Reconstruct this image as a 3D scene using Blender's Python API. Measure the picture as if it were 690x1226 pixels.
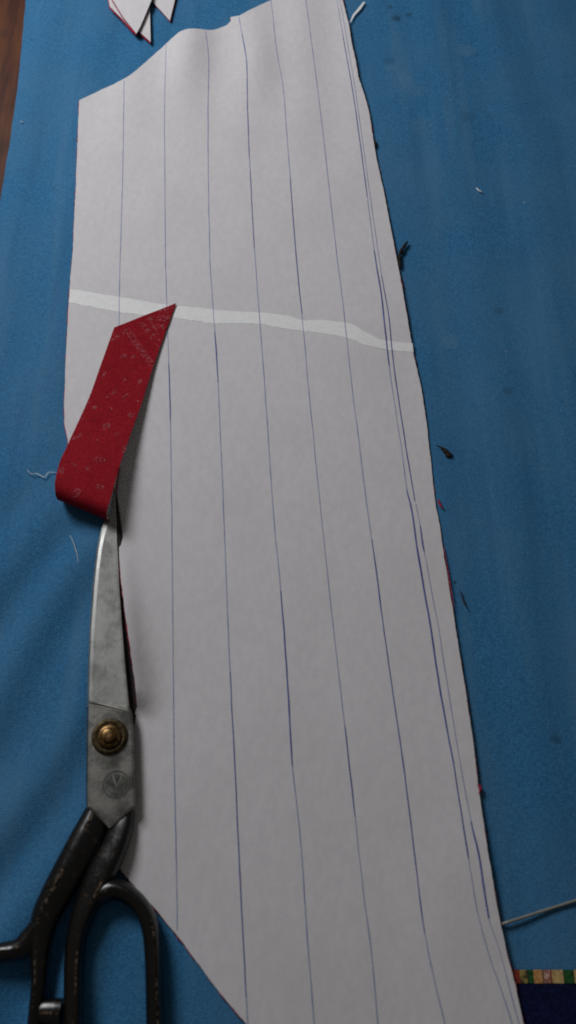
import bpy, bmesh, math, random
from mathutils import Vector, noise
from mathutils.geometry import delaunay_2d_cdt

random.seed(7)
sc = bpy.context.scene
for o in list(bpy.data.objects):
    bpy.data.objects.remove(o, do_unlink=True)
C = sc.collection

# ------------------------------------------------------------------ camera
W, H, F = 690.0, 1226.0, 1020.0          # photograph size, focal length in its pixels
TH, CAMZ = math.radians(64.3), 0.573     # tilt below the horizon, height over the cloth
cam_d = bpy.data.cameras.new('camera')
cam = bpy.data.objects.new('camera', cam_d); C.objects.link(cam)
cam.location = (0, 0, CAMZ)
cam.rotation_euler = (math.pi/2 - TH, 0, 0)
cam_d.sensor_fit = 'VERTICAL'; cam_d.sensor_height = 36; cam_d.sensor_width = 20.25
cam_d.lens = F/H*36
cam_d.clip_start = 0.01; cam_d.clip_end = 50
cam_d.dof.use_dof = True; cam_d.dof.focus_distance = 0.72; cam_d.dof.aperture_fstop = 8.5
sc.camera = cam

# ------------------------------------------------------------------ light
w = bpy.data.worlds.new('World'); sc.world = w; w.use_nodes = True
bg = w.node_tree.nodes['Background']
bg.inputs[0].default_value = (1.0, 0.95, 0.90, 1); bg.inputs[1].default_value = 0.055

def area(name, loc, aim, sx, sy, power, col):
    d = bpy.data.lights.new(name, 'AREA'); d.shape = 'RECTANGLE'; d.size = sx; d.size_y = sy
    d.energy = power; d.color = col
    o = bpy.data.objects.new(name, d); C.objects.link(o); o.location = loc
    o.rotation_euler = (Vector(aim) - Vector(loc)).to_track_quat('-Z', 'Y').to_euler()
    return o
area('window_light', (-0.80, 1.12, 0.90), (0.0, 0.35, 0), 0.50, 0.50, 11.2, (0.96, 0.97, 1.0))

sc.view_settings.view_transform = 'Standard'; sc.view_settings.look = 'None'
sc.view_settings.exposure = 0.18; sc.view_settings.gamma = 1
sc.view_settings.use_curve_mapping = False
sc.cycles.use_denoising = False
sc.cycles.filter_width = 1.9
sc.cycles.max_bounces = 6

# ------------------------------------------------------------------ helpers
CT, ST = math.cos(TH), math.sin(TH)
def at(px, py, z=0.0):
    """point of the photograph -> the place on the level z where that point lies"""
    x = (px - W/2)/F; y = (py - H/2)/F
    d = Vector((x, CT - y*ST, -ST - y*CT))
    t = (z - CAMZ)/d.z
    return Vector((d.x*t, d.y*t, z))
def mpp(p):
    """metres per photograph pixel at p"""
    return (p.y*CT - (p.z - CAMZ)*ST)/F

def smooth(pts, n=8):
    """Catmull-Rom through tuples of any length"""
    out = []
    P = [pts[0]] + list(pts) + [pts[-1]]
    for i in range(1, len(P)-2):
        a, b, c, d = P[i-1], P[i], P[i+1], P[i+2]
        for k in range(n):
            t = k/n
            out.append(tuple(0.5*((2*q) + (r-p)*t + (2*p-5*q+4*r-s)*t*t + (3*q-p-3*r+s)*t**3)
                             for p, q, r, s in zip(a, b, c, d)))
    out.append(tuple(pts[-1]))
    return out

def sstep(a, b, x):
    t = min(1, max(0, (x-a)/(b-a))); return t*t*(3-2*t)

def link(name, verts, faces, m, parent=None, shade=True):
    me = bpy.data.meshes.new(name); me.from_pydata([tuple(v) for v in verts], [], faces)
    bm = bmesh.new(); bm.from_mesh(me); bmesh.ops.recalc_face_normals(bm, faces=bm.faces); bm.to_mesh(me); bm.free()
    if shade:
        for p in me.polygons: p.use_smooth = True
    for mm in (m if isinstance(m, list) else [m]): me.materials.append(mm)
    o = bpy.data.objects.new(name, me); C.objects.link(o)
    if parent: o.parent = parent
    return o
def thing(name, label, cat, group=None):
    o = bpy.data.objects.new(name, None); C.objects.link(o); o.empty_display_size = 0.02
    o['label'] = label; o['category'] = cat
    if group: o['group'] = group
    return o
def tag(o, label, cat, group=None):
    o['label'] = label; o['category'] = cat
    if group: o['group'] = group
    return o
def face_up(o):
    me = o.data
    if sum(p.normal.z*p.area for p in me.polygons) < 0: me.flip_normals()
    return o
def solid(o, th, offset=-1):
    md = o.modifiers.new('thickness', 'SOLIDIFY'); md.thickness = th; md.offset = offset
    es = o.modifiers.new('crisp_rim', 'EDGE_SPLIT'); es.split_angle = math.radians(45); return md
def tube(path, rad, m, name, parent=None, n=8):
    V, Fc = [], []
    for i, p in enumerate(path):
        p = Vector(p); a = Vector(path[max(0, i-1)]); b = Vector(path[min(len(path)-1, i+1)])
        t = (b-a).normalized(); s = t.cross(Vector((0, 0, 1)))
        s = s.normalized() if s.length > 1e-6 else Vector((1, 0, 0))
        u = s.cross(t); r = rad(i/(len(path)-1)) if callable(rad) else rad
        for k in range(n):
            q = 2*math.pi*k/n; V.append(p + s*math.cos(q)*r + u*math.sin(q)*r)
    for i in range(len(path)-1):
        for k in range(n):
            Fc.append((i*n+k, i*n+(k+1) % n, (i+1)*n+(k+1) % n, (i+1)*n+k))
    Fc.append(tuple(range(n))); Fc.append(tuple(range((len(path)-1)*n, len(path)*n)))
    return link(name, V, Fc, m, parent)

# ------------------------------------------------------------------ materials
class NT:
    def __init__(s, name, rough=0.8, metal=0.0, spec=0.3):
        s.m = bpy.data.materials.new(name); s.m.use_nodes = True
        s.t = s.m.node_tree; s.b = s.t.nodes['Principled BSDF']
        s.b.inputs['Roughness'].default_value = rough; s.b.inputs['Metallic'].default_value = metal
        s.b.inputs['Specular IOR Level'].default_value = spec
        s.geo = s.t.nodes.new('ShaderNodeNewGeometry'); s.pos = s.geo.outputs['Position']
    def n(s, typ, **kw):
        x = s.t.nodes.new(typ)
        for k, v in kw.items(): setattr(x, k, v)
        return x
    def l(s, a, b): s.t.links.new(a, b)
    def map(s, scale=(1, 1, 1), rot=(0, 0, 0)):
        x = s.n('ShaderNodeMapping'); x.inputs['Scale'].default_value = scale; x.inputs['Rotation'].default_value = rot
        s.l(s.pos, x.inputs['Vector']); return x.outputs[0]
    def noise(s, scale, detail=3, vec=None, rough=0.5):
        x = s.n('ShaderNodeTexNoise'); x.inputs['Scale'].default_value = scale
        x.inputs['Detail'].default_value = detail; x.inputs['Roughness'].default_value = rough
        s.l(vec or s.pos, x.inputs['Vector']); return x.outputs[0]
    def rng(s, v, a, b, c=0.0, d=1.0):
        x = s.n('ShaderNodeMapRange'); x.interpolation_type = 'SMOOTHSTEP'
        for i, q in enumerate((a, b, c, d)): x.inputs[1+i].default_value = q
        s.l(v, x.inputs[0]); return x.outputs[0]
    def math(s, op, a, b=0.0):
        x = s.n('ShaderNodeMath'); x.operation = op
        for i, q in enumerate((a, b)):
            if isinstance(q, (int, float)): x.inputs[i].default_value = q
            else: s.l(q, x.inputs[i])
        return x.outputs[0]
    def mix(s, fac, a, b, blend='MIX'):
        x = s.n('ShaderNodeMix'); x.data_type = 'RGBA'; x.blend_type = blend
        for sock, q in ((x.inputs[0], fac), (x.inputs[6], a), (x.inputs[7], b)):
            if isinstance(q, (int, float)): sock.default_value = q
            elif isinstance(q, tuple): sock.default_value = (*q, 1)
            else: s.l(q, sock)
        return x.outputs[2]
    def spot(s, col, centre, r, c, strength=1.0, warp=0.5):
        """a stain of its own place and shape, r metres across"""
        d = s.n('ShaderNodeVectorMath'); d.operation = 'DISTANCE'
        s.l(s.pos, d.inputs[0]); d.inputs[1].default_value = centre
        v = s.math('ADD', d.outputs['Value'], s.math('MULTIPLY', s.math('SUBTRACT', s.noise(260, 2), 0.5), r*warp*2))
        return s.mix(s.rng(v, r*1.25, r*0.45, 0, strength), col, c)
    def col(s, c):
        if isinstance(c, tuple): s.b.inputs['Base Color'].default_value = (*c, 1)
        else: s.l(c, s.b.inputs['Base Color'])
    def bump(s, h, dist, strength=1.0):
        x = s.n('ShaderNodeBump'); x.inputs['Distance'].default_value = dist; x.inputs['Strength'].default_value = strength
        s.l(h, x.inputs['Height']); s.l(x.outputs[0], s.b.inputs['Normal'])

# blue cotton
k = NT('blue_cotton', 0.9, 0, 0.15)
warp_t = k.noise(1, 2, k.map((1700, 320, 1100))); weft_t = k.noise(1, 2, k.map((320, 1700, 1100)))
weave = k.math('ADD', warp_t, weft_t)
c = k.mix(k.rng(weave, 0.70, 1.30), (0.025, 0.123, 0.270), (0.052, 0.228, 0.435))
c = k.mix(k.rng(k.noise(800, 2), 0.55, 0.75, 0, 0.25), c, (0.022, 0.095, 0.20))
c = k.mix(k.rng(k.noise(9, 4), 0.35, 0.7, 0, 0.5), c, (0.075, 0.20, 0.35))
c = k.mix(k.rng(k.noise(1, 3, k.map((42, 3.5, 40))), 0.5, 0.72, 0, 0.35), c, (0.10, 0.235, 0.38))
c = k.mix(k.rng(k.noise(1, 3, k.map((70, 5, 40))), 0.52, 0.75, 0, 0.3), c, (0.032, 0.125, 0.26))
for (px, py, r, st) in ((475, 21, 0.006, .6), (467, 8, 0.003, .4), (490, 17, 0.004, .45), (597, 371, 0.005, .28), (608, 468, 0.0045, .28), (466, 72, .006, .25),
                        (545, 697, 0.0016, .8), (560, 140, .008, .2), (666, 884, .004, .4)):
    c = k.spot(c, at(px, py), r, (0.022, 0.04, 0.055), st)
for (px, py, r, st) in ((480, 95, 0.016, .12), (500, 108, .010, .12), (470, 80, .008, .12), (505, 150, .012, .1), (628, 242, .0013, .8), (606, 420, .0014, .9), (558, 60, .01, .2), (540, 408, .008, .2)):
    c = k.spot(c, at(px, py), r, (0.18, 0.29, 0.40), st)
k.col(c); k.bump(weave, 0.0005, 0.6); M_BLUE = k.m

# white pattern paper
k = NT('pattern_paper', 0.85, 0, 0.2)
fib = k.noise(420, 4, None, 0.6); mot = k.noise(230, 3, k.map((1, 0.6, 1), (0, 0, 0.6)))
c = k.mix(k.rng(mot, 0.3, 0.7), (0.69, 0.668, 0.676), (0.735, 0.711, 0.718))
c = k.mix(k.rng(k.noise(14, 3), 0.4, 0.75, 0, 0.35), c, (0.64, 0.62, 0.62))
c = k.mix(k.rng(fib, 0.58, 0.8, 0, 0.35), c, (0.52, 0.50, 0.49))
c = k.spot(c, at(350, 745), 0.0013, (0.42, 0.09, 0.07), .9); c = k.spot(c, at(249, 770), 0.0011, (0.5, 0.26, 0.2), .6); c = k.spot(c, at(557, 1219), 0.0012, (0.12, 0.06, 0.04), .9)
c = k.spot(c, at(438, 1106), 0.0012, (0.3, 0.22, 0.16), .7); c = k.spot(c, at(170, 536), 0.0016, (0.5, 0.47, 0.44), .6)
k.col(c); k.bump(k.math('ADD', mot, k.math('MULTIPLY', fib, 0.35)), 0.0004, 0.28); M_PAPER = k.m

k = NT('torn_paper_core', 0.9, 0, 0.15)
k.col(k.mix(k.rng(k.noise(300, 3), 0.3, 0.7), (0.86, 0.86, 0.85), (0.93, 0.93, 0.92))); M_CORE = k.m

def ink(name, a, b, thr):
    k = NT(name, 0.6, 0, 0.3)
    f = k.rng(k.noise(60, 3), thr[0], thr[1])
    k.col(k.mix(f, a, b)); return k.m
M_INK = ink('faint_ink', (0.44, 0.47, 0.63), (0.27, 0.305, 0.53), (0.35, 0.68))
M_INKD = ink('dark_ink', (0.13, 0.155, 0.43), (0.055, 0.07, 0.31), (0.35, 0.65))

# red printed cotton
k = NT('red_cotton', 0.9, 0, 0.08)
wv = k.math('ADD', k.noise(1, 2, k.map((1500, 300, 900), (0, 0, 0.55))), k.noise(1, 2, k.map((300, 1500, 900), (0, 0, 0.55))))
c = k.mix(k.rng(wv, 0.65, 1.35), (0.20, 0.006, 0.012), (0.345, 0.013, 0.023))
c = k.mix(k.rng(k.noise(90, 3), 0.55, 0.75, 0, 0.4), c, (0.20, 0.006, 0.014))
k.col(c); k.bump(wv, 0.0004, 0.5); M_RED = k.m
k = NT('red_backing_cloth', 0.9, 0, 0.1)
k.col(k.mix(k.rng(k.noise(300, 3), 0.35, 0.65), (0.16, 0.008, 0.02), (0.40, 0.025, 0.06))); M_REDB = k.m
k = NT('pale_print', 0.85, 0, 0.2)
k.col(k.mix(k.rng(k.noise(500, 2), 0.42, 0.62), (0.32, 0.04, 0.055), (0.46, 0.20, 0.22))); M_PRINT = k.m

# steel, brass, black enamel
k = NT('dull_steel', 0.42, 0.75, 0.5)
st = k.noise(55, 5, None, 0.65)
c = k.mix(k.rng(st, 0.35, 0.65), (0.33, 0.335, 0.315), (0.40, 0.40, 0.375))
c = k.mix(k.rng(k.noise(170, 4), 0.62, 0.74, 0, 0.7), c, (0.26, 0.24, 0.17))
for (px, py, r, s_) in ((132, 661, .0014, .6), (128, 724, .0018, .7), (124, 772, .0014, .7), (145, 784, .0022, .55), (138, 690, .0012, .5), (118, 820, .002, .3)):
    c = k.spot(c, at(px, py, .006), r, (0.16, 0.14, 0.08), s_)
k.col(c); k.l(k.rng(st, 0.3, 0.7, 0.36, 0.55), k.b.inputs['Roughness'])
k.bump(k.noise(1, 3, k.map((900, 120, 900))), 0.0002, 0.25); M_STEEL = k.m
k = NT('slit_shade_steel', 0.5, 0.8, 0.5); k.col(k.mix(k.noise(80, 3), (0.03, 0.025, 0.025), (0.07, 0.06, 0.06))); M_STEELSH = k.m  # lower blade: colour darkened to stand for the shadow in the slit
k = NT('polished_block_steel', 0.36, 0.95, 0.5)
c = k.mix(k.rng(k.noise(70, 5, None, 0.65), 0.35, 0.65), (0.22, 0.218, 0.20), (0.31, 0.305, 0.28))
c = k.mix(k.rng(k.noise(200, 4), 0.6, 0.72, 0, 0.7), c, (0.2, 0.18, 0.13))
k.col(c); k.l(k.rng(k.noise(70, 5), 0.3, 0.7, 0.30, 0.48), k.b.inputs['Roughness']); k.bump(k.noise(500, 3), 0.0002, 0.3); M_BLOCK = k.m
k = NT('stamped_mark', 0.75, 0.2, 0.3); k.col(k.mix(k.rng(k.noise(260, 3), 0.3, 0.7), (0.06, 0.06, 0.052), (0.12, 0.12, 0.105))); M_STAMP = k.m
k = NT('aged_brass', 0.45, 1.0, 0.5)
k.col(k.mix(k.rng(k.noise(330, 4), 0.35, 0.65), (0.11, 0.065, 0.026), (0.30, 0.18, 0.075))); M_BRASS = k.m
k = NT('dark_bronze', 0.55, 0.85, 0.5)
k.col(k.mix(k.rng(k.noise(330, 4), 0.35, 0.65), (0.035, 0.026, 0.013), (0.095, 0.068, 0.03))); M_BRONZE = k.m
k = NT('chipped_black_enamel', 0.3, 0.0, 0.5)
c = k.mix(k.rng(k.noise(40, 2), 0.4, 0.7), (0.0055, 0.005, 0.0045), (0.0075, 0.0065, 0.0055))
c = k.mix(k.rng(k.noise(170, 5, None, 0.65), 0.60, 0.72, 0, 0.55), c, (0.075, 0.046, 0.026))
k.col(c); k.l(k.rng(k.noise(500, 3), 0.3, 0.7, 0.22, 0.32), k.b.inputs['Roughness'])
k.bump(k.noise(300, 3), 0.0003, 0.07); M_BLACK = k.m

k = NT('worn_edge_highlight', 0.36, 0.65, 0.5)
k.col(k.mix(k.rng(k.noise(420, 4), 0.44, 0.66), (0.012, 0.009, 0.007), (0.20, 0.145, 0.095))); M_WORNHI = k.m  # brown wear, its pale colour doubling as the ridge's highlight line

# wood, navy, border colours, bits
k = NT('dark_wood', 0.6, 0, 0.2)
g = k.noise(1, 5, k.map((70, 7, 40)), 0.6)
c = k.mix(k.rng(g, 0.35, 0.65), (0.048, 0.011, 0.005), (0.115, 0.036, 0.011))
c = k.mix(k.rng(k.noise(22, 4), 0.5, 0.7, 0, 0.6), c, (0.03, 0.008, 0.005))
k.col(c); k.bump(g, 0.0006, 0.5); M_WOOD = k.m
def cloth(name, a, b, sc_=600):
    k = NT(name, 0.9, 0, 0.12)
    k.col(k.mix(k.rng(k.noise(sc_, 3), 0.35, 0.65), a, b)); return k.m
M_NAVY = cloth('navy_cotton', (0.004, 0.005, 0.026), (0.008, 0.011, 0.055))
BORD = {'r': cloth('border_red', (0.16, 0.02, 0.018), (0.30, 0.05, 0.03)), 'g': cloth('border_green', (0.012, 0.06, 0.018), (0.03, 0.12, 0.03)),
        'o': cloth('border_orange', (0.42, 0.19, 0.07), (0.60, 0.32, 0.12)), 'y': cloth('border_tan', (0.40, 0.27, 0.10), (0.60, 0.43, 0.19)),
        'p': cloth('border_pink', (0.30, 0.13, 0.10), (0.62, 0.42, 0.33), 420), 'k': cloth('border_olive', (0.06, 0.05, 0.02), (0.33, 0.26, 0.08), 420),
        'd': cloth('border_dark', (0.015, 0.03, 0.015), (0.04, 0.05, 0.025))}
M_WHITE = cloth('white_thread', (0.62, 0.66, 0.68), (0.82, 0.84, 0.84))
M_DARK = cloth('dark_thread', (0.012, 0.012, 0.012), (0.04, 0.03, 0.022))
M_REDT = cloth('red_thread', (0.22, 0.01, 0.03), (0.48, 0.04, 0.08))
k = NT('grey_metal_rod', 0.5, 0.4, 0.4); k.col(k.mix(k.noise(200, 3), (0.22, 0.22, 0.19), (0.36, 0.36, 0.31))); M_ROD = k.m

# ------------------------------------------------------------------ the table and the blue cloth
EDGE_A, EDGE_B = at(30, 0), at(0, 240)
def cloth_edge(y):
    t = (y - EDGE_B.y)/(EDGE_A.y - EDGE_B.y)
    return EDGE_B.x + (EDGE_A.x - EDGE_B.x)*t + 0.003*math.sin(t*3.1) + 0.0008*noise.noise((y*40, 0, 3))
def cloth_h(x, y):
    z = 0.0011*noise.noise((x*9, y*5, 1)) + 0.0005*noise.noise((x*26, y*18, 4)) - 0.0004
    # loose diagonal creases in the near left corner, beside the scissors
    q = sstep(-0.085, -0.15, x)*sstep(0.40, 0.10, y)
    u = x*0.86 - y*0.50
    z += q*(0.0024*math.sin(u*125 + 2.2*noise.noise((x*7, y*7, 2))) + 0.0012*noise.noise((u*50, (x+y)*8, 5)))
    # long soft ripples right of the panel
    q = sstep(0.09, 0.15, x)
    z += q*0.0007*math.sin(x*95 + 3*noise.noise((x*4, y*2.5, 9)))
    q = sstep(-0.10, -0.17, x)*sstep(0.30, 0.42, y)
    z += q*0.0007*math.sin(x*120 + 3*noise.noise((x*4, y*2.5, 12)))
    return z
V, Fc = [], []
ny, nx = 250, 190
for j in range(ny+1):
    y = -0.28 + 1.60*j/ny; x0 = cloth_edge(y)
    for i in range(nx+1):
        x = x0 + (0.62 - x0)*i/nx; V.append((x, y, cloth_h(x, y)))
for j in range(ny):
    for i in range(nx):
        a = j*(nx+1)+i; Fc.append((a, a+1, a+nx+2, a+nx+1))
o = face_up(link('blue_cloth', V, Fc, M_BLUE)); solid(o, 0.0008)
tag(o, 'plain blue cotton cloth spread flat under everything, its left edge showing dark wood', 'cloth')
bm = bmesh.new(); bmesh.ops.create_cube(bm, size=1)
for v in bm.verts: v.co = Vector((v.co.x*1.5 + 0.0, v.co.y*1.75 + 0.52, v.co.z*0.035 - 0.0225))
bmesh.ops.bevel(bm, geom=list(bm.edges), offset=0.004, segments=2, affect='EDGES')
me = bpy.data.meshes.new('wooden_table'); bm.to_mesh(me); bm.free(); me.materials.append(M_WOOD)
o = bpy.data.objects.new('wooden_table', me); C.objects.link(o)
tag(o, 'dark reddish brown wooden table top showing beyond the left edge of the blue cloth', 'table')

# navy cloth with a patterned border, near right corner
nav = thing('navy_cloth', 'dark navy cloth with a narrow multicoloured border at the lower right corner', 'cloth')
yt, yb = at(640, 1161).y, at(640, 1177).y
x0, x1 = at(585, 1170).x, 0.45
def navz(x, y): return max(0.0008, cloth_h(x, y) + 0.0011)
V, Fc = [], []
n1, n2 = 40, 30
for j in range(n2+1):
    for i in range(n1+1):
        x = x0 + (x1-x0)*i/n1; y = yb + (-0.30 - yb)*j/n2; V.append((x, y, navz(x, y)))
for j in range(n2):
    for i in range(n1):
        a = j*(n1+1)+i; Fc.append((a, a+1, a+n1+2, a+n1+1))
solid(face_up(link('navy_field', V, Fc, M_NAVY, nav)), 0.0008)
keys = list(BORD); V, Fc, mi = [], [], []
seq = [('r', 9), ('k', 8.5), ('d', 2), ('g', 6), ('o', 10.5), ('d', 1.2), ('p', 8), ('r', 2), ('y', 13.5), ('d', .8), ('g', 11), ('d', 1), ('y', 10), ('p', 7), ('r', 8), ('g', 6), ('o', 12)]
x = at(613, 1168).x; s = mpp(at(640, 1168)); i = 0; xs = [(x0, 'y')]
while x < x1:
    kx, wd = seq[i % len(seq)]; xs.append((x, kx)); x += wd*s; i += 1
for q, (x, kx) in enumerate(xs):
    xe = xs[q+1][0] if q+1 < len(xs) else x1
    b = len(V)
    for (a, y) in ((x, yt), (xe, yt), (xe, yb), (x, yb)): V.append((a, y, navz(a, y) + 0.0004))
    Fc.append((b, b+1, b+2, b+3)); mi.append(keys.index(kx))
o = link('patterned_border', V, Fc, [BORD[q] for q in keys], nav, shade=False); face_up(o)
for p, m_ in zip(o.data.polygons, mi): p.material_index = m_
solid(o, 0.0006)

# thin rod
p0, p1 = at(600.5, 1106.5, 0.0016), at(690, 1078, 0.0016)
path = [p0 + (p1-p0)*(t/30*3.0) for t in range(31)]
o = tube(path, 0.0009, M_ROD, 'thin_rod', n=10)
tag(o, 'thin straight grey rod lying on the blue cloth right of the white panel', 'rod')

# ------------------------------------------------------------------ the white panel
LIFT = [(600, 142), (640, 143), (700, 147), (760, 154), (810, 161), (838, 165), (850, 168)]   # where it climbs over the lower blade
def lift(x, y):
    """height of the panel over the lower blade, at table point x, y"""
    z = 0.0
    L = lift.pts
    if L[-1][1] - 0.02 < y < L[0][1] + 0.01:
        for (a, b) in zip(L, L[1:]):
            if b[1] <= y <= a[1] or (b is L[-1] and y < b[1]):
                t = min(1, max(0, (a[1]-y)/(a[1]-b[1]))); xe = a[0] + (b[0]-a[0])*t
                d = x - xe
                s_ = (L[0][1]-y)/(L[0][1]-L[-1][1])
                z = 0.0105*sstep(0.05, 0.80, s_)*(sstep(1.045, 0.93, s_)*math.exp(-(max(0, d)/0.0095)**2)*0.75 + 0.25*sstep(1.04, 0.72, s_)*math.exp(-(max(0, d)/0.022)**2))
                break
    return z
lift.pts = [(at(px, py).x, at(px, py).y) for py, px in LIFT]
RPL = [(at(a, b).x, at(a, b).y) for a, b in ((214, 38), (236, 78), (262, 140))]
def panel_h(x, y):
    z = 0.0016 + 0.0009*(0.5 + 0.5*noise.noise((x*6, y*4, 21))) + 0.0004*noise.noise((x*22, y*14, 8))
    # soft buckles near the far end
    t = sstep(0.55, 0.86, y)
    c_ = at(226, 60); z += 0.0050*math.exp(-((x-c_.x)/0.022)**2 - ((y-c_.y)/0.055)**2)
    c_ = at(312, 75); z += 0.0040*math.exp(-((x-c_.x)/0.020)**2 - ((y-c_.y)/0.06)**2)
    z += t*0.0010*math.sin(x*110)
    c_ = at(420, 380); z += 0.0016*math.exp(-((x-c_.x)/0.05)**2 - ((y-c_.y)/0.06)**2)
    z += 0.0014*sstep(0.055, 0.10, x)*sstep(0.075, 0.02, y)      # rides over the navy cloth's edge
    return z + lift(x, y)
def on_panel(px, py, up=0.0):
    p = at(px, py, 0.0018)
    for _ in range(3):
        p = at(px, py, panel_h(p.x, p.y) + up)
    return p
LEFT = [(320, 2), (303, 10), (287, 18.5), (276, 20.5), (276.5, 25), (272, 29.5), (262, 34), (252, 36), (238, 34.5), (225, 34.5), (215, 38), (205, 46.5), (188, 62), (170, 78), (160, 87), (150, 93.5),
        (136, 101), (122, 107), (95, 120), (94, 145), (91, 220), (87, 306), (84.5, 330), (82, 371), (79, 426), (77, 481), (77, 506), (81, 526), (83, 552), (90, 575), (116, 586), (137, 588),
        (140, 615), (142.5, 660), (144.5, 690), (149, 725), (154.5, 765), (159.5, 800), (163.5, 828), (164, 846), (156, 870), (150, 930), (146, 990), (141, 1036), (150, 1048.5), (190, 1093), (220, 1130), (255, 1178), (295, 1226), (312, 1250), (340, 1290)]
RIGHT = [(640, 1290), (627, 1226), (617, 1178), (605, 1133), (595, 1083), (585, 1023), (575, 958), (570, 915), (565, 877), (557, 822), (547, 762), (542, 727), (532, 667), (525, 620), (522, 608), (512, 516),
         (505, 466), (495, 423), (482, 346), (474, 304), (465, 258), (460, 230), (451, 191), (447, 166), (443, 139), (439, 122), (429, 91), (426, 72), (421, 50), (418, 30), (410.5, 0), (402, -32), (398, -48), (365, -22)]
def outline(jit=0.0, grow=0.0, seed=0):
    pts = []
    raw = LEFT + RIGHT
    P = [on_panel(*q) for q in raw]; n = len(P)
    for i in range(n):
        a, b = P[i], P[(i+1) % n]; L = (b-a).length; m = max(1, int(L/0.0025))
        nrm = Vector(((b-a).y, -(b-a).x)).normalized()      # outline runs anticlockwise seen from above
        for q in range(m):
            p = a + (b-a)*(q/m)
            g = grow + jit*noise.noise((p.x*220, p.y*220, seed)) + jit*0.7*noise.noise((p.x*60, p.y*60, seed+9))
            pts.append(Vector((p.x + nrm.x*g, p.y + nrm.y*g)))
    return pts
def sheet(name, pts, m, parent, dz, step=0.0055, hf=panel_h):
    n = len(pts); ext = list(pts)
    xs_ = [p.x for p in pts]; ys_ = [p.y for p in pts]
    y = min(ys_)
    while y < max(ys_):
        # inside spans of this row
        cr = sorted(pts[i].x + (y-pts[i].y)/(pts[(i+1) % n].y-pts[i].y)*(pts[(i+1) % n].x-pts[i].x)
                    for i in range(n) if (pts[i].y > y) != (pts[(i+1) % n].y > y))
        for a, b in zip(cr[::2], cr[1::2]):
            x = a + 0.002; fine = 0
            while x < b - 0.002:
                ext.append(Vector((x, y))); fine += 1
                x += 0.0028 if (x < -0.10 and fine < 14 and y < 0.36) else step
        y += 0.004
    vs, es, fs, *_ = delaunay_2d_cdt(ext, [], [list(range(n))], 1, 1e-7)
    return face_up(link(name, [(v.x, v.y, hf(v.x, v.y) + dz) for v in vs], [tuple(f) for f in fs], m, parent))
panel = thing('pattern_piece', 'long white paper pattern panel ruled with blue pen lines, lying over red cloth', 'pattern piece')
o = sheet('paper_sheet', outline(0.00035, 0.0, 3), M_PAPER, panel, 0.0); solid(o, 0.0004)
o = sheet('red_backing', outline(0.0008, 0.00045, 40), M_REDB, panel, -0.0007, step=0.009); solid(o, 0.0005)

def ribbon(name, pts, width, m, up, parent, n=6, seed=0, wob=0.0):
    P = []
    for (px, py) in smooth(pts, n):
        P.append(on_panel(px + wob*noise.noise((py*0.03, seed, 0)), py, up))
    V, Fc = [], []
    for i, p in enumerate(P):
        t = (P[min(i+1, len(P)-1)] - P[max(i-1, 0)]).normalized(); s_ = Vector((t.y, -t.x, 0)).normalized()
        ww = (width(i/(len(P)-1)) if callable(width) else width)*(1 + 0.25*noise.noise((p.y*70, seed, 5)))
        for q in (-0.5, 0.5):
            a = p + s_*ww*q; a.z = panel_h(a.x, a.y) + up; V.append(a)
        if i: Fc.append((2*i-2, 2*i-1, 2*i+1, 2*i))
    return face_up(link(name, V, Fc, m, parent))
# torn band across the panel
top = [(84, 346), (110, 350), (140, 355), (170, 360), (200, 365), (235, 368), (260, 371), (285, 373), (310, 374), (345, 378), (362, 383), (385, 383), (405, 385), (422, 388), (435, 396), (455, 406), (475, 409), (494, 411)]
bot = [(82.5, 362), (110, 367.5), (140, 373), (170, 377), (200, 379.5), (235, 384), (255, 387), (285, 387), (310, 388), (345, 394), (362, 396), (385, 399), (405, 402), (422, 406.5), (435, 412), (455, 417), (475, 420), (495.3, 421)]
tp, bt = smooth(top, 10), smooth(bot, 10); V, Fc = [], []
for i, (a, b) in enumerate(zip(tp, bt)):
    ja = 0.8*noise.noise((a[0]*0.10, 1, 0)); jb = 0.9*noise.noise((b[0]*0.16, 5, 0)) + 0.8*noise.noise((b[0]*0.5, 8, 0))
    for q in range(4):
        f = q/3; px = a[0]+(b[0]-a[0])*f; py = (a[1]+ja)*(1-f) + (b[1]+jb)*f
        V.append(on_panel(px, py, 0.00012))
    if i:
        for q in range(3): Fc.append((4*i-4+q, 4*i-3+q, 4*i+1+q, 4*i+q))
face_up(link('torn_seam', V, Fc, M_CORE, panel))
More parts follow.
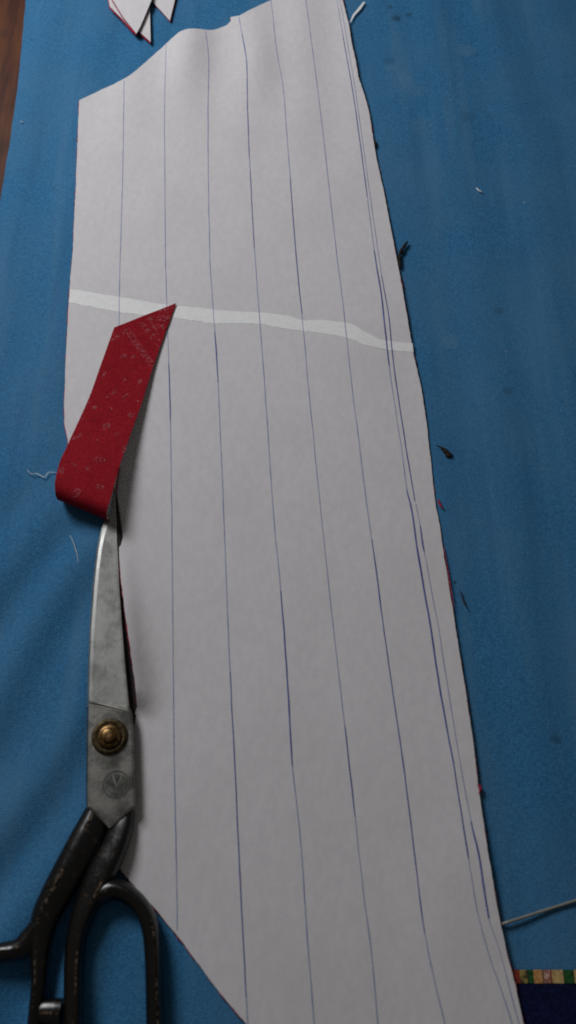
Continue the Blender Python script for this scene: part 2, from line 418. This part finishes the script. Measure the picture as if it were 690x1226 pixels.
LINES = [
 [(148.5, 96), (147, 200), (144, 306), (143, 345), (142, 400), (139, 480), (135, 570)],
 [(199, 53), (197.5, 100), (197, 150), (198, 300), (199, 340), (200.5, 390), (202, 436), (204, 503), (205.5, 611), (207, 762), (208.5, 912), (210.5, 1000), (211.5, 1060), (212, 1113)],
 [(246, 37), (249, 60), (250, 85), (249, 150), (251, 300), (256, 381), (261, 458), (267.5, 608), (272.5, 737), (277, 837), (281, 912), (287, 1043), (296, 1218), (297, 1226)],
 [(286, 20), (291, 48), (295.5, 75), (296, 110), (297, 150), (300, 215), (305, 303), (312, 396), (320, 506), (327, 611), (336, 707), (344, 812), (350, 915), (360, 1008), (367.5, 1118), (376, 1223), (379, 1260)],
 [(323, -8), (326, 15), (332, 65), (339, 105), (345, 180), (354, 300), (362, 381), (370, 471), (384, 611), (392, 687), (402, 777), (418, 914), (425, 978), (435, 1068), (445, 1143), (452, 1223), (455, 1260)],
 [(364, -14), (366, 0), (375, 65), (385, 145), (393, 215), (403, 303), (411, 366), (420, 451), (430, 531), (440, 611), (451, 687), (458, 742), (470, 827), (483, 916), (497, 1028), (507, 1108), (520, 1173), (532, 1223), (540, 1260)],
 [(400, -20), (403.5, 0), (412.5, 53), (423.5, 116), (432, 177), (439, 230), (449.5, 310), (457, 356), (466, 438), (472, 481), (482, 546), (487, 586), (493, 611), (502, 672), (515, 747), (527, 827), (543, 915), (557, 1003), (570, 1083), (584, 1138), (600, 1185), (612, 1222), (622, 1260)],
 [(407, 0), (415, 45), (426, 112), (434.5, 172), (441.5, 222), (448.5, 272), (457, 330), (465, 376), (472, 441), (484.5, 526), (490.5, 562), (496.8, 600)],
 [(497.8, 603), (503, 629), (507, 655), (512, 682), (525, 752), (536, 822), (551, 914), (564, 983), (575, 1033), (585, 1098), (598, 1138), (614, 1198), (624, 1235)],
]
for i, L in enumerate(LINES):
    thin = (0.00058, 0.00060, 0.00066, 0.00066, 0.00058, 0.00062, 0.00058, 0.00052, 0.00052)[i]
    ribbon('pen_line', L, thin, M_INK, 0.00026, panel, 6, i*3+1, 0.5)
def seg(L, y0, y1):
    """the stretch of a ruled line between two rows of the photograph"""
    return [q for q in smooth(L, 14) if y0 <= q[1] <= y1]
for (i, y0, y1, wd) in ((1, 436, 503, .0007), (2, 395, 460, .0007), (3, 38, 190, .00055), (3, 707, 915, .0008), (4, 205, 380, .00065), (4, 860, 978, .00065), (5, 640, 742, .0007), (5, 742, 1120, .00055),
                        (6, 40, 240, .00065), (6, 300, 440, .0010), (6, 586, 915, .00105), (6, 915, 1030, .0007), (7, 330, 600, .0007), (8, 629, 660, .0009), (8, 983, 1100, .0010), (2, 800, 1200, .0005), (3, 200, 300, .0005)):
    P = seg(LINES[i], y0, y1)
    ribbon('dark_pen_stroke', P[::4] + [P[-1]], (lambda t, wd=wd: wd*(0.55 + 0.45*math.sin(math.pi*min(1, max(0, t)))**0.4)), M_INKD, 0.00038, panel, 4, i*5+2, 0.5)

# ------------------------------------------------------------------ the scissors
sci = thing('scissors', 'large tailor scissors with worn steel blades, brass pivot and black handles', 'scissors')
def blade(name, rows, m, zf, parent):
    """rows of (left px, left py, right px, right py, block 0..1); zf gives the section of a row"""
    V, Fc = [], []; n = None
    for r in rows:
        sec = zf(r[4], r); n = len(sec)
        for f, z in sec:
            V.append(at(r[0]+(r[2]-r[0])*f, r[1]+(r[3]-r[1])*f, z))
    for i in range(len(rows)-1):
        for q in range(n):
            Fc.append((i*n+q, i*n+(q+1) % n, (i+1)*n+(q+1) % n, (i+1)*n+q))
    Fc.append(tuple(range(n))); Fc.append(tuple(range((len(rows)-1)*n, len(rows)*n)))
    return link(name, V, Fc, m, parent, shade=False)
def sec_up(b, r):
    wpx = max(1.5, r[2]-r[0]); e = min(0.35, 2.3/wpx); e2 = min(0.45, 6.0/wpx)
    zl = 0.0042; sl = sstep(560, 900, r[1]); zt = (0.0064 + 0.0054*sl)*(1-b) + 0.0104*b
    k_ = sstep(585, 690, r[1])
    zr = (0.0047 + 0.0052*sl)*(1-b) + 0.0101*b
    top = zl + (zt - zl)*(0.45 + 0.55*k_)
    return [(0, zl), (0, zl+0.0006+0.0008*b), (e, top-0.0007), (e2, top), (1-e*1.4, zr + (top-zr)*(0.12+0.6*b)), (1-e*0.4, min(zr, top)), (1, min(zr, top) - 0.0005), (1, zl)]
key = [(136.5, 583, 138, 583, 0), (132, 612, 139, 612, 0), (126, 622, 139.5, 622, 0), (122, 632, 140, 632, 0), (118.5, 645, 140.7, 645, 0), (116, 657, 141.3, 657, 0), (113.2, 680, 142.5, 680, 0), (111, 702, 143.6, 702, 0),
       (107.2, 752, 147, 752, 0), (105.6, 790, 150, 790, 0), (105, 812, 152, 812, 0), (104.6, 838, 155, 845, 0), (104.5, 839.5, 155.6, 847.0, 0.06), (104.4, 842, 157.6, 852.5, 0.9), (104.2, 846, 158.6, 857, 1), (104, 864, 160, 870, 1), (103.4, 900, 161, 902, 1),
       (103, 940, 162, 940, 1), (103, 966, 162.3, 964, 1), (116, 979, 148, 978.5, 1), (129, 991.5, 133, 991.5, 1)]
o = blade('blade', key, M_STEEL, sec_up, sci)
o.data.materials.append(M_BLOCK)
for p in o.data.polygons:
    if p.center.y < at(130, 846, .008).y: p.material_index = 1
o['label'] = 'upper blade with a bright bevelled back edge'
def sec_lo(b, r): return [(0, 0.0012), (0, 0.0036), (0.5, 0.0039), (1, 0.0030), (1, 0.0012)]
low = [(138, 590, 140, 590, 0), (137, 640, 147, 640, 0), (134, 700, 156, 700, 0), (128, 760, 160, 760, 0), (122, 820, 163, 820, 0), (112, 850, 163, 856, 1), (107, 880, 159, 880, 1), (106, 964, 158, 962, 1), (120, 984, 146, 983, 1)]
o = blade('blade', low, M_STEELSH, sec_lo, sci)
o['label'] = 'lower blade hidden under the panel'
# pivot: stepped bronze washer and brass nut
def lathe(name, c_, prof, m, parent, n=40):
    V, Fc = [], []
    for (r, z) in prof:
        for q in range(n):
            a = 2*math.pi*q/n; V.append((c_.x + r*math.cos(a), c_.y + r*math.sin(a), z))
    for i in range(len(prof)-1):
        for q in range(n): Fc.append((i*n+q, i*n+(q+1) % n, (i+1)*n+(q+1) % n, (i+1)*n+q))
    Fc.append(tuple(range(n))); Fc.append(tuple(range((len(prof)-1)*n, len(prof)*n)))
    o = link(name, V, Fc, m, parent); md = o.modifiers.new('edge', 'EDGE_SPLIT'); md.split_angle = math.radians(50); return o
pc = at(131.5, 882, 0.0106); u = mpp(pc); r0 = 21.5*u
lathe('pivot_washer', pc, [(r0, 0.0096), (r0, 0.0112), (r0*.96, 0.0119), (r0*.80, 0.0122), (r0*.74, 0.0118), (r0*.66, 0.0119), (r0*.63, 0.0116)], M_BRONZE, sci)
nut = lathe('pivot_nut', pc, [(r0*.66, 0.0108), (r0*.66, 0.0128), (r0*.60, 0.0140), (r0*.46, 0.0144), (r0*.42, 0.0139), (r0*.40, 0.0139), (r0*.385, 0.0162), (r0*.33, 0.0168), (r0*.12, 0.0170), (r0*.02, 0.0169)], M_BRASS, sci)

# stamped emblem: ring, and two leaves that make a V
ec = at(139, 939, 0.0105); u = mpp(ec); ZE = 0.01049
em = bpy.data.objects.new('emblem', None)
V, Fc = [], []
def poly(pts):
    b = len(V)
    for (x, y) in pts: V.append((ec.x + x*u, ec.y + y*u, ZE))
    Fc.append(tuple(range(b, b+len(pts))))
def arc(r, a0, a1, wd, n=18):
    for i in range(n):
        a = math.radians(a0 + (a1-a0)*i/n); b = math.radians(a0 + (a1-a0)*(i+1)/n)
        poly([(r*math.cos(a), r*math.sin(a)), ((r+wd)*math.cos(a), (r+wd)*math.sin(a)), ((r+wd)*math.cos(b), (r+wd)*math.sin(b)), (r*math.cos(b), r*math.sin(b))])
arc(14.2, -8, 352, 2.0, 44)
poly([(-13, 3), (-10.5, 8), (-6, 11.5), (-4.5, 6), (-2.2, 0.5), (0.2, -5.5), (-3, -4), (-8, -1.5), (-11, -6)])
poly([(13, 3), (10.5, 8), (7, 11), (6, 6.5), (4.6, 2), (1.8, -5.5), (5, -5), (9.5, -1), (12, -5)])
poly([(-3.4, 10.8), (0.5, 12.6), (4.6, 11), (3.2, 5.5), (1.0, 0.5), (-1.5, 5)])
poly([(-8.5, -6.5), (-4.5, -8.3), (0.5, -9), (6.5, -8), (9.5, -6.2), (7, -11), (0, -13.2), (-6, -11.8)])
bpy.data.objects.remove(em)
o = link('emblem', V, Fc, M_STAMP, sci, shade=False); face_up(o); o['label'] = 'round stamped emblem with a leaf-like V'

# handles: cast bars swept along a path, each with a ridge along its top where the enamel is worn and a highlight is painted in
PROF = [(-1.0, -0.15), (-0.93, 0.25), (-0.70, 0.62), (-0.36, 0.90), (-0.10, 1.0), (0.10, 1.0), (0.36, 0.88), (0.70, 0.60), (0.93, 0.22), (1.0, -0.15), (0.86, -0.62), (0.5, -0.9), (-0.5, -0.9), (-0.86, -0.62)]
def sweep(V, Fc, mi, path, skew):
    P = smooth([(*at(px, py, z), hw*mpp(at(px, py, z)), hh) for (px, py, hw, z, hh) in path], 9)
    b0 = len(V); n = len(PROF)
    for i, p in enumerate(P):
        a = Vector(P[max(0, i-1)][:3]); b = Vector(P[min(len(P)-1, i+1)][:3]); t = (b-a).normalized()
        s_ = Vector((t.y, -t.x, 0)).normalized(); up = s_.cross(t)
        if up.z < 0: up = -up
        k_ = skew*s_.x           # the ridge leans to one side of the table, whichever way the bar runs
        for (u_, v_) in PROF:
            w_ = u_ + k_*max(0, v_)**2*(1-abs(u_)*0.55)
            V.append(Vector(p[:3]) + s_*p[3]*w_ + up*p[4]*v_ + Vector((0, 0, 0.00025*noise.noise((p[0]*160, p[1]*160, u_*2)))))
    for i in range(len(P)-1):
        worn = noise.noise((P[i][0]*75, P[i][1]*75, 7)) + 0.5*noise.noise((P[i][0]*22, P[i][1]*22, 3)) > 0.02
        for q in range(n):
            Fc.append((b0+i*n+q, b0+i*n+(q+1) % n, b0+(i+1)*n+(q+1) % n, b0+(i+1)*n+q))
            mi.append(1 if (q == 4 and worn) else 0)
    Fc.append(tuple(range(b0, b0+n))); mi.append(0)
    Fc.append(tuple(range(b0+(len(P)-1)*n, b0+len(P)*n))); mi.append(0)
def cast(name, paths, label, skew):
    V, Fc, mi = [], [], []
    for p in paths: sweep(V, Fc, mi, p, skew)
    o = link(name, V, Fc, [M_BLACK, M_WORNHI], sci)
    for p, m_ in zip(o.data.polygons, mi): p.material_index = m_
    o['label'] = label
    return o
cast('handle', [
    [(117, 972, 16, .0046, .0034), (112, 985, 18, .0052, .0040), (101, 1008, 20, .0062, .0048), (84, 1040, 20, .0068, .0055), (66, 1073, 19, .0070, .0058), (53, 1102, 17, .0072, .0058), (48, 1140, 12, .0072, .0056), (47, 1175, 10, .0072, .0054), (43, 1210, 9, .007, .0052), (38, 1250, 9, .007, .005), (22, 1300, 9, .007, .005), (-10, 1325, 9, .007, .005), (-45, 1305, 9, .007, .005), (-62, 1250, 9, .007, .005), (-52, 1190, 9.5, .007, .005), (-28, 1154, 10.5, .007, .0052), (0, 1141, 11, .0072, .0054), (20, 1137, 12, .0072, .0056), (36, 1126, 15, .0072, .0056), (56, 1100, 14, .0072, .0056)],
    [(48, 1212, 14, .0065, .0045), (64, 1212, 15, .0065, .0048), (74, 1212, 15, .0065, .0048)]], 'left handle ending in a round thumb ring', -0.25)
cast('handle', [
    [(146, 972, 15, .0050, .0036), (145, 988, 15, .0060, .0046), (137, 1014, 16, .0070, .0056), (121, 1046, 18, .0078, .0060), (103, 1085, 15, .0078, .0062), (92, 1120, 12.5, .0078, .0062), (88.5, 1155, 12, .0078, .0062), (88, 1200, 12, .0078, .0062), (88, 1250, 12, .0078, .006), (93, 1320, 11, .0078, .006), (115, 1385, 11, .0078, .006), (155, 1400, 11, .0078, .006), (185, 1355, 11, .0078, .006), (190, 1290, 11, .0078, .006), (186, 1226, 11, .0078, .006), (184.5, 1180, 10.5, .0078, .006), (183, 1140, 10.5, .0078, .006), (179, 1108, 10.5, .0078, .006), (169, 1086, 10.5, .0078, .006), (152, 1070, 11, .0078, .006), (134, 1064, 13, .0078, .006), (116, 1070, 14, .0078, .006)]],
    'right handle with a long finger bow', 0.5)

# ------------------------------------------------------------------ red strip folded back on itself
strip = thing('red_fabric_strip', 'red bandana print fabric strip with pointed end, folded over on the white panel', 'fabric strip')
rows = [(137, 392, 211, 363, .0034), (122, 434, 198, 398, .0038), (107, 476, 183, 441, .0050), (94, 505, 170, 482, .0074), (82, 531, 156.5, 520, .0112), (71.5, 554, 142.5, 561, .0166), (66, 577, 131, 602, .0206)]
R = smooth(rows, 6)
prof = [(at(a, b, z), at(c_, d, z)) for (a, b, c_, d, z) in R]
dl = at(65.0, 600, .012) - at(66.5, 584, .012); dl.normalize(); dr = at(121, 628, .012) - at(129.5, 608, .012); dr.normalize()
r = 0.0090; zt = prof[-1][0].z
L0, R0 = prof[-1]
for i in range(1, 15):
    a = math.pi*i/14
    prof.append(tuple(p + d*(r*math.sin(a)*1.0) + Vector((0, 0, -r*(1-math.cos(a)))) for p, d in ((L0, dl), (R0, dr))))
L1, R1 = prof[-1]
for i in range(1, 12):
    t = i/11
    q = []
    for p, d in ((L1, dl), (R1, dr)):
        v = p - d*0.040*t; v.z = max(0.0036, L1.z + (0.0036-L1.z)*min(1, t*2)) ; v.x += 0.004*t if p is L1 else -0.010*t; q.append(v)
    prof.append(tuple(q))
NC = 14
def strip_pt(i, f):
    i = max(0, min(len(prof)-1.001, i)); k_ = int(i); t = i-k_
    p = (prof[k_][0]*(1-f)+prof[k_][1]*f)*(1-t) + (prof[k_+1][0]*(1-f)+prof[k_+1][1]*f)*t
    return p
def strip_n(i, f):
    a = strip_pt(i+.5, f) - strip_pt(i-.5, f); b = strip_pt(i, 1) - strip_pt(i, 0)
    n_ = b.cross(a).normalized()
    return n_ if strip_n.s else -n_
strip_n.s = True
if strip_n(3, .5).z < 0: strip_n.s = False
def strip_sheet(name, m, off, inset=0.0):
    V, Fc = [], []; step = 0.5; N = int((len(prof)-1)/step)
    for i in range(N+1):
        for c_ in range(NC+1):
            f = inset + (1-2*inset)*c_/NC; ii = i*step
            ed = 0
            if c_ in (0, NC): ed = 0.006*noise.noise((ii*1.7, c_, 3))
            p = strip_pt(ii, f+ed) + strip_n(ii, f)*(off + 0.0003*noise.noise((ii*0.25, f*3, 2)))
            V.append(p)
    for i in range(N):
        for c_ in range(NC):
            a = i*(NC+1)+c_; Fc.append((a, a+1, a+NC+2, a+NC+1))
    return link(name, V, Fc, m, strip)
solid(strip_sheet('red_face', M_RED, 0.0), 0.00035, 0)
solid(strip_sheet('white_backing', M_PAPER, -0.00045, 0.02), 0.0003, 0)
# bandana print, drawn in the strip's own coordinates (row i, across f)
PV, PF = [], []
def stroke(pts, wd):
    for (a, b) in zip(pts, pts[1:]):
        p, q = strip_pt(*a), strip_pt(*b); n_ = strip_n(*a)
        t = (q-p)
        if t.length < 1e-6: continue
        s_ = t.normalized().cross(n_)*wd*0.5; e = n_*0.00032; b0 = len(PV)
        PV.extend([p-s_+e, p+s_+e, q+s_+e, q-s_+e]); PF.append((b0, b0+1, b0+2, b0+3))
def px_to_strip(px, py):
    best = None
    for a in range(0, 38*4):
        i = a/4
        pl, pr = strip_pt(i, 0), strip_pt(i, 1)
        for b in range(0, 41):
            p = strip_pt(i, b/40)
            d = p - Vector((0, 0, CAMZ)); zc = d.y*CT - d.z*ST
            qx = W/2 + F*d.x/zc; qy = H/2 - F*(d.y*ST + d.z*CT)/zc
            e = (qx-px)**2 + (qy-py)**2
            if best is None or e < best[0]: best = (e, i, b/40)
    return best[1], best[2]
def motif(px, py, ang, size, tail=0.55):
    """a small paisley drop: outline, inner dot"""
    i0, f0 = px_to_strip(px, py)
    du = (strip_pt(i0+.5, f0)-strip_pt(i0-.5, f0)).length; dv = (strip_pt(i0, 1)-strip_pt(i0, 0)).length
    rnd = random.random()
    for sc_, sk in ((1.0, 0.22), (0.5, 0.3)):
        pts = []
        for q in range(15):
            a = 2*math.pi*q/14; rr = size*sc_*(0.62 + 0.5*max(0, math.cos(a))**3*(1+tail))*(1+0.25*noise.noise((q*0.9, rnd*40, sc_)))
            x, y = rr*math.cos(a), rr*math.sin(a)*0.8 + sk*size*max(0, math.cos(a))**2*sc_
            xx = x*math.cos(ang) - y*math.sin(ang); yy = x*math.sin(ang) + y*math.cos(ang)
            pts.append((i0 + yy/du, f0 + xx/dv))
        for g in range(14):
            if random.random() < 0.72: stroke(pts[g:g+2], 0.00032)
def dotline(x0, y0, x1, y1, n, size, wig=0.0):
    a, b = px_to_strip(x0, y0), px_to_strip(x1, y1)
    for q in range(n):
        t = (q+0.5)/n; i = a[0]+(b[0]-a[0])*t + wig*math.sin(q*2.4); f = a[1]+(b[1]-a[1])*t
        if random.random() < 0.15: continue
        r_ = size*(0.6+0.7*random.random())
        stroke([(i-.25*r_, f-.012*r_), (i+.2*r_, f+.006*r_)], 0.0004); stroke([(i+.1*r_, f+.014*r_), (i-.2*r_, f+.02*r_)], 0.0003)
def line(x0, y0, x1, y1, wd):
    a, b = px_to_strip(x0, y0), px_to_strip(x1, y1); n = 24
    pts = [(a[0]+(b[0]-a[0])*q/n, a[1]+(b[1]-a[1])*q/n) for q in range(n+1)]
    for g in range(n):
        if random.random() < 0.75: stroke(pts[g:g+2], wd)
line(150, 395, 184, 443, .00035); line(154, 393, 187, 437, .0003); dotline(151, 395, 184, 440, 17, 1.0, .12)
line(166, 386, 191, 417, .0003); dotline(170, 386, 193, 412, 12, .9, .2)
line(175, 383, 200, 385, .0003); line(177, 380, 193, 406, .0003); dotline(178, 381, 201, 381, 10, 1.0, .3); dotline(182, 391, 197, 392, 7, 1.0, .3); dotline(190, 373, 207, 368, 7, 1., .2)
line(135, 403, 152, 396, .0003); dotline(131, 408, 152, 398, 7, 1., .15); dotline(196, 371, 203, 383, 5, 1., .2)
for (px, py, an, sz) in ((147, 426, .4, .0030), (169, 456, 1.6, .0030), (137, 470, 2.6, .0032), (157, 497, .3, .0026), (128, 510, 1.0, .0034), (94, 522, 2.4, .0028), (117, 549, .1, .0036), (75, 562, 1.4, .0026), (93, 589, 2.0, .0032), (149, 538, 1.2, .0024), (121, 583, 2.9, .0026), (160, 427, .9, .0018), (126, 447, 1.9, .0020), (151, 472, 2.2, .0018), (113, 487, .7, .0020), (139, 520, .2, .0020), (104, 560, 1.2, .0020), (88, 556, .5, .0018)):
    motif(px, py, an, sz*1.2)
for (px, py) in ((134, 490), (165, 480), (117, 527), (99, 501), (107, 482), (150, 455)):
    i, f = px_to_strip(px, py); stroke([(i-.16, f-.008), (i+.16, f+.008)], .0007)
link('paisley_print', PV, PF, M_PRINT, strip, shade=False)['kind'] = 'stuff'

# ------------------------------------------------------------------ cut scraps at the far edge
def scrap(pts, z, label, tilt=0.0, rim=(-0.6, 1.6)):
    t = thing('pattern_scrap', label, 'paper scrap', 'white pattern scraps at the far edge')
    P = [at(px, py, z) for (px, py) in pts]
    cx = sum(p.y for p in P)/len(P)
    def poly_(name, Q, m, th):
        o = face_up(link(name, Q, [tuple(range(len(Q)))], m, t, shade=False)); solid(o, th)
    poly_('paper_face', [p + Vector((0, 0, tilt*(p.y-cx))) for p in P], M_PAPER, 0.0004)
    B = [at(px+rim[0], py+rim[1], z-0.0007) for (px, py) in pts]
    poly_('red_underside', [p + Vector((0, 0, tilt*(p.y-cx))) for p in B], M_REDB, 0.0006)
scrap([(183, 2), (203.5, 24.5), (210, -2), (216, -55), (178, -60)], 0.0024, 'white pointed scrap with dark red rim, rightmost of the cluster at the top edge', rim=(0.6, 1.8))
scrap([(165, 36), (180.5, 50), (179.5, 9), (180, -50), (150, -55), (160, 10)], 0.0036, 'white pointed scrap reaching lowest, half hidden under the wide one at the top edge', rim=(-.2, 2.2))
scrap([(130, -2), (131.5, 7.5), (146, 22), (162, 40), (165, 30), (150, -50), (128, -50)], 0.0050, 'white scrap showing as a sliver left of the wide pointed one at the top edge', rim=(-.8, 1.6))
scrap([(134.5, -1), (148, 21), (163.5, 40), (167.5, 33), (172, 23), (182, -1), (186, -50), (132, -52)], 0.0066, 'widest white pointed scrap lying on top of the cluster at the top edge', rim=(-.5, 1.5))

# ------------------------------------------------------------------ sliver, threads and lint on the cloth
P = [(418.8, 27), (422.5, 17.5), (428.8, 10), (435.3, 2), (437.4, 2.5), (431.8, 11), (425, 18), (420, 26.5)]
o = face_up(link('paper_sliver', [at(*q, 0.0016) for q in P], [tuple(range(len(P)))], M_CORE, shade=False)); solid(o, 0.0004)
tag(o, 'narrow white paper sliver on the blue cloth beside the top right of the panel', 'paper sliver')
def thread(name, pts, rad, m, label, cat, z=0.0012, group=None, var=0.0):
    path = []
    for i, q in enumerate(smooth(pts, 6)):
        p = at(q[0], q[1]); zz = (q[2] if len(q) > 2 else z)
        path.append(at(q[0], q[1], max(zz, cloth_h(p.x, p.y) + rad*0.6)))
    o = tube(path, (lambda t: rad*(0.35 + 0.65*math.sin(math.pi*min(0.95, max(0.05, t)))**0.6)*(1+var*noise.noise((t*9, rad*9e3, 0)))), m, name, n=7)
    return tag(o, label, cat, group)
thread('dark_thread', [(488, 289.5), (482, 298), (478, 308), (479.5, 321)], 0.0015, M_DARK, 'frayed dark thread scrap curling out from the right edge of the white panel', 'thread', .0016, var=.5)
path = smooth([(*at(px, py, z),) for px, py, z in ((522.5, 532.5, .0010), (527, 534.5, .0012), (531, 537.5, .0014), (535, 541, .0014), (538, 545, .0012), (539, 547.5, .0008))], 4)
o = tube(path, lambda t: 0.0003 + 0.0023*sstep(0.05, 0.7, t)*sstep(1.02, 0.86, t)*(1 + 0.35*noise.noise((t*7, 3, 1))), M_DARK, 'dark_chip', n=7)
for v in o.data.vertices: v.co.z = 0.0004 + (v.co.z - 0.0004)*0.45
tag(o, 'small black leaf-shaped chip on the blue cloth right of the white panel', 'chip')
thread('dark_thread', [(551, 706), (553.5, 715), (556, 722), (560, 729)], 0.00045, M_DARK, 'short dark thread on the blue cloth below the black chip', 'thread')
thread('white_thread', [(33, 563), (38, 567.5), (44, 567), (50, 570), (54, 571.5), (58, 566), (62, 565.5), (68, 566)], 0.00034, M_WHITE, 'loose wavy white thread on the blue cloth left of the red fold', 'thread')
thread('white_thread', [(84, 641), (88, 649), (91, 658), (93, 666), (93.5, 674)], 0.00026, M_WHITE, 'faint curved white thread on the blue cloth left of the blade', 'thread')
thread('white_lint', [(570.5, 225), (573.5, 228), (577, 230)], 0.0007, M_WHITE, 'short white lint fleck on the blue cloth at the upper right', 'lint')
thread('white_lint', [(24, 145.5), (28, 146)], 0.0004, M_WHITE, 'tiny white lint fleck on the blue cloth near the wood', 'lint')
thread('red_thread', [(571, 941), (574.5, 941), (575, 946), (573.5, 951)], 0.0010, M_REDT, 'dark red thread knot at the lower right edge of the white panel', 'thread', .0018)
thread('red_thread', [(524.5, 598), (527, 604), (530.5, 609)], 0.0008, M_REDT, 'short red thread poking from the right edge of the white panel below the black chip', 'thread', .0016)
thread('red_thread', [(531.5, 655), (536, 680), (540, 705), (543.5, 728)], 0.0004, M_REDT, 'long thin red thread along the right edge of the white panel', 'thread', .0016)
thread('red_thread', [(447, 166), (449.5, 171), (449, 176)], 0.0010, M_DARK, 'tiny dark nub at the upper right edge of the white panel', 'thread', .0018)
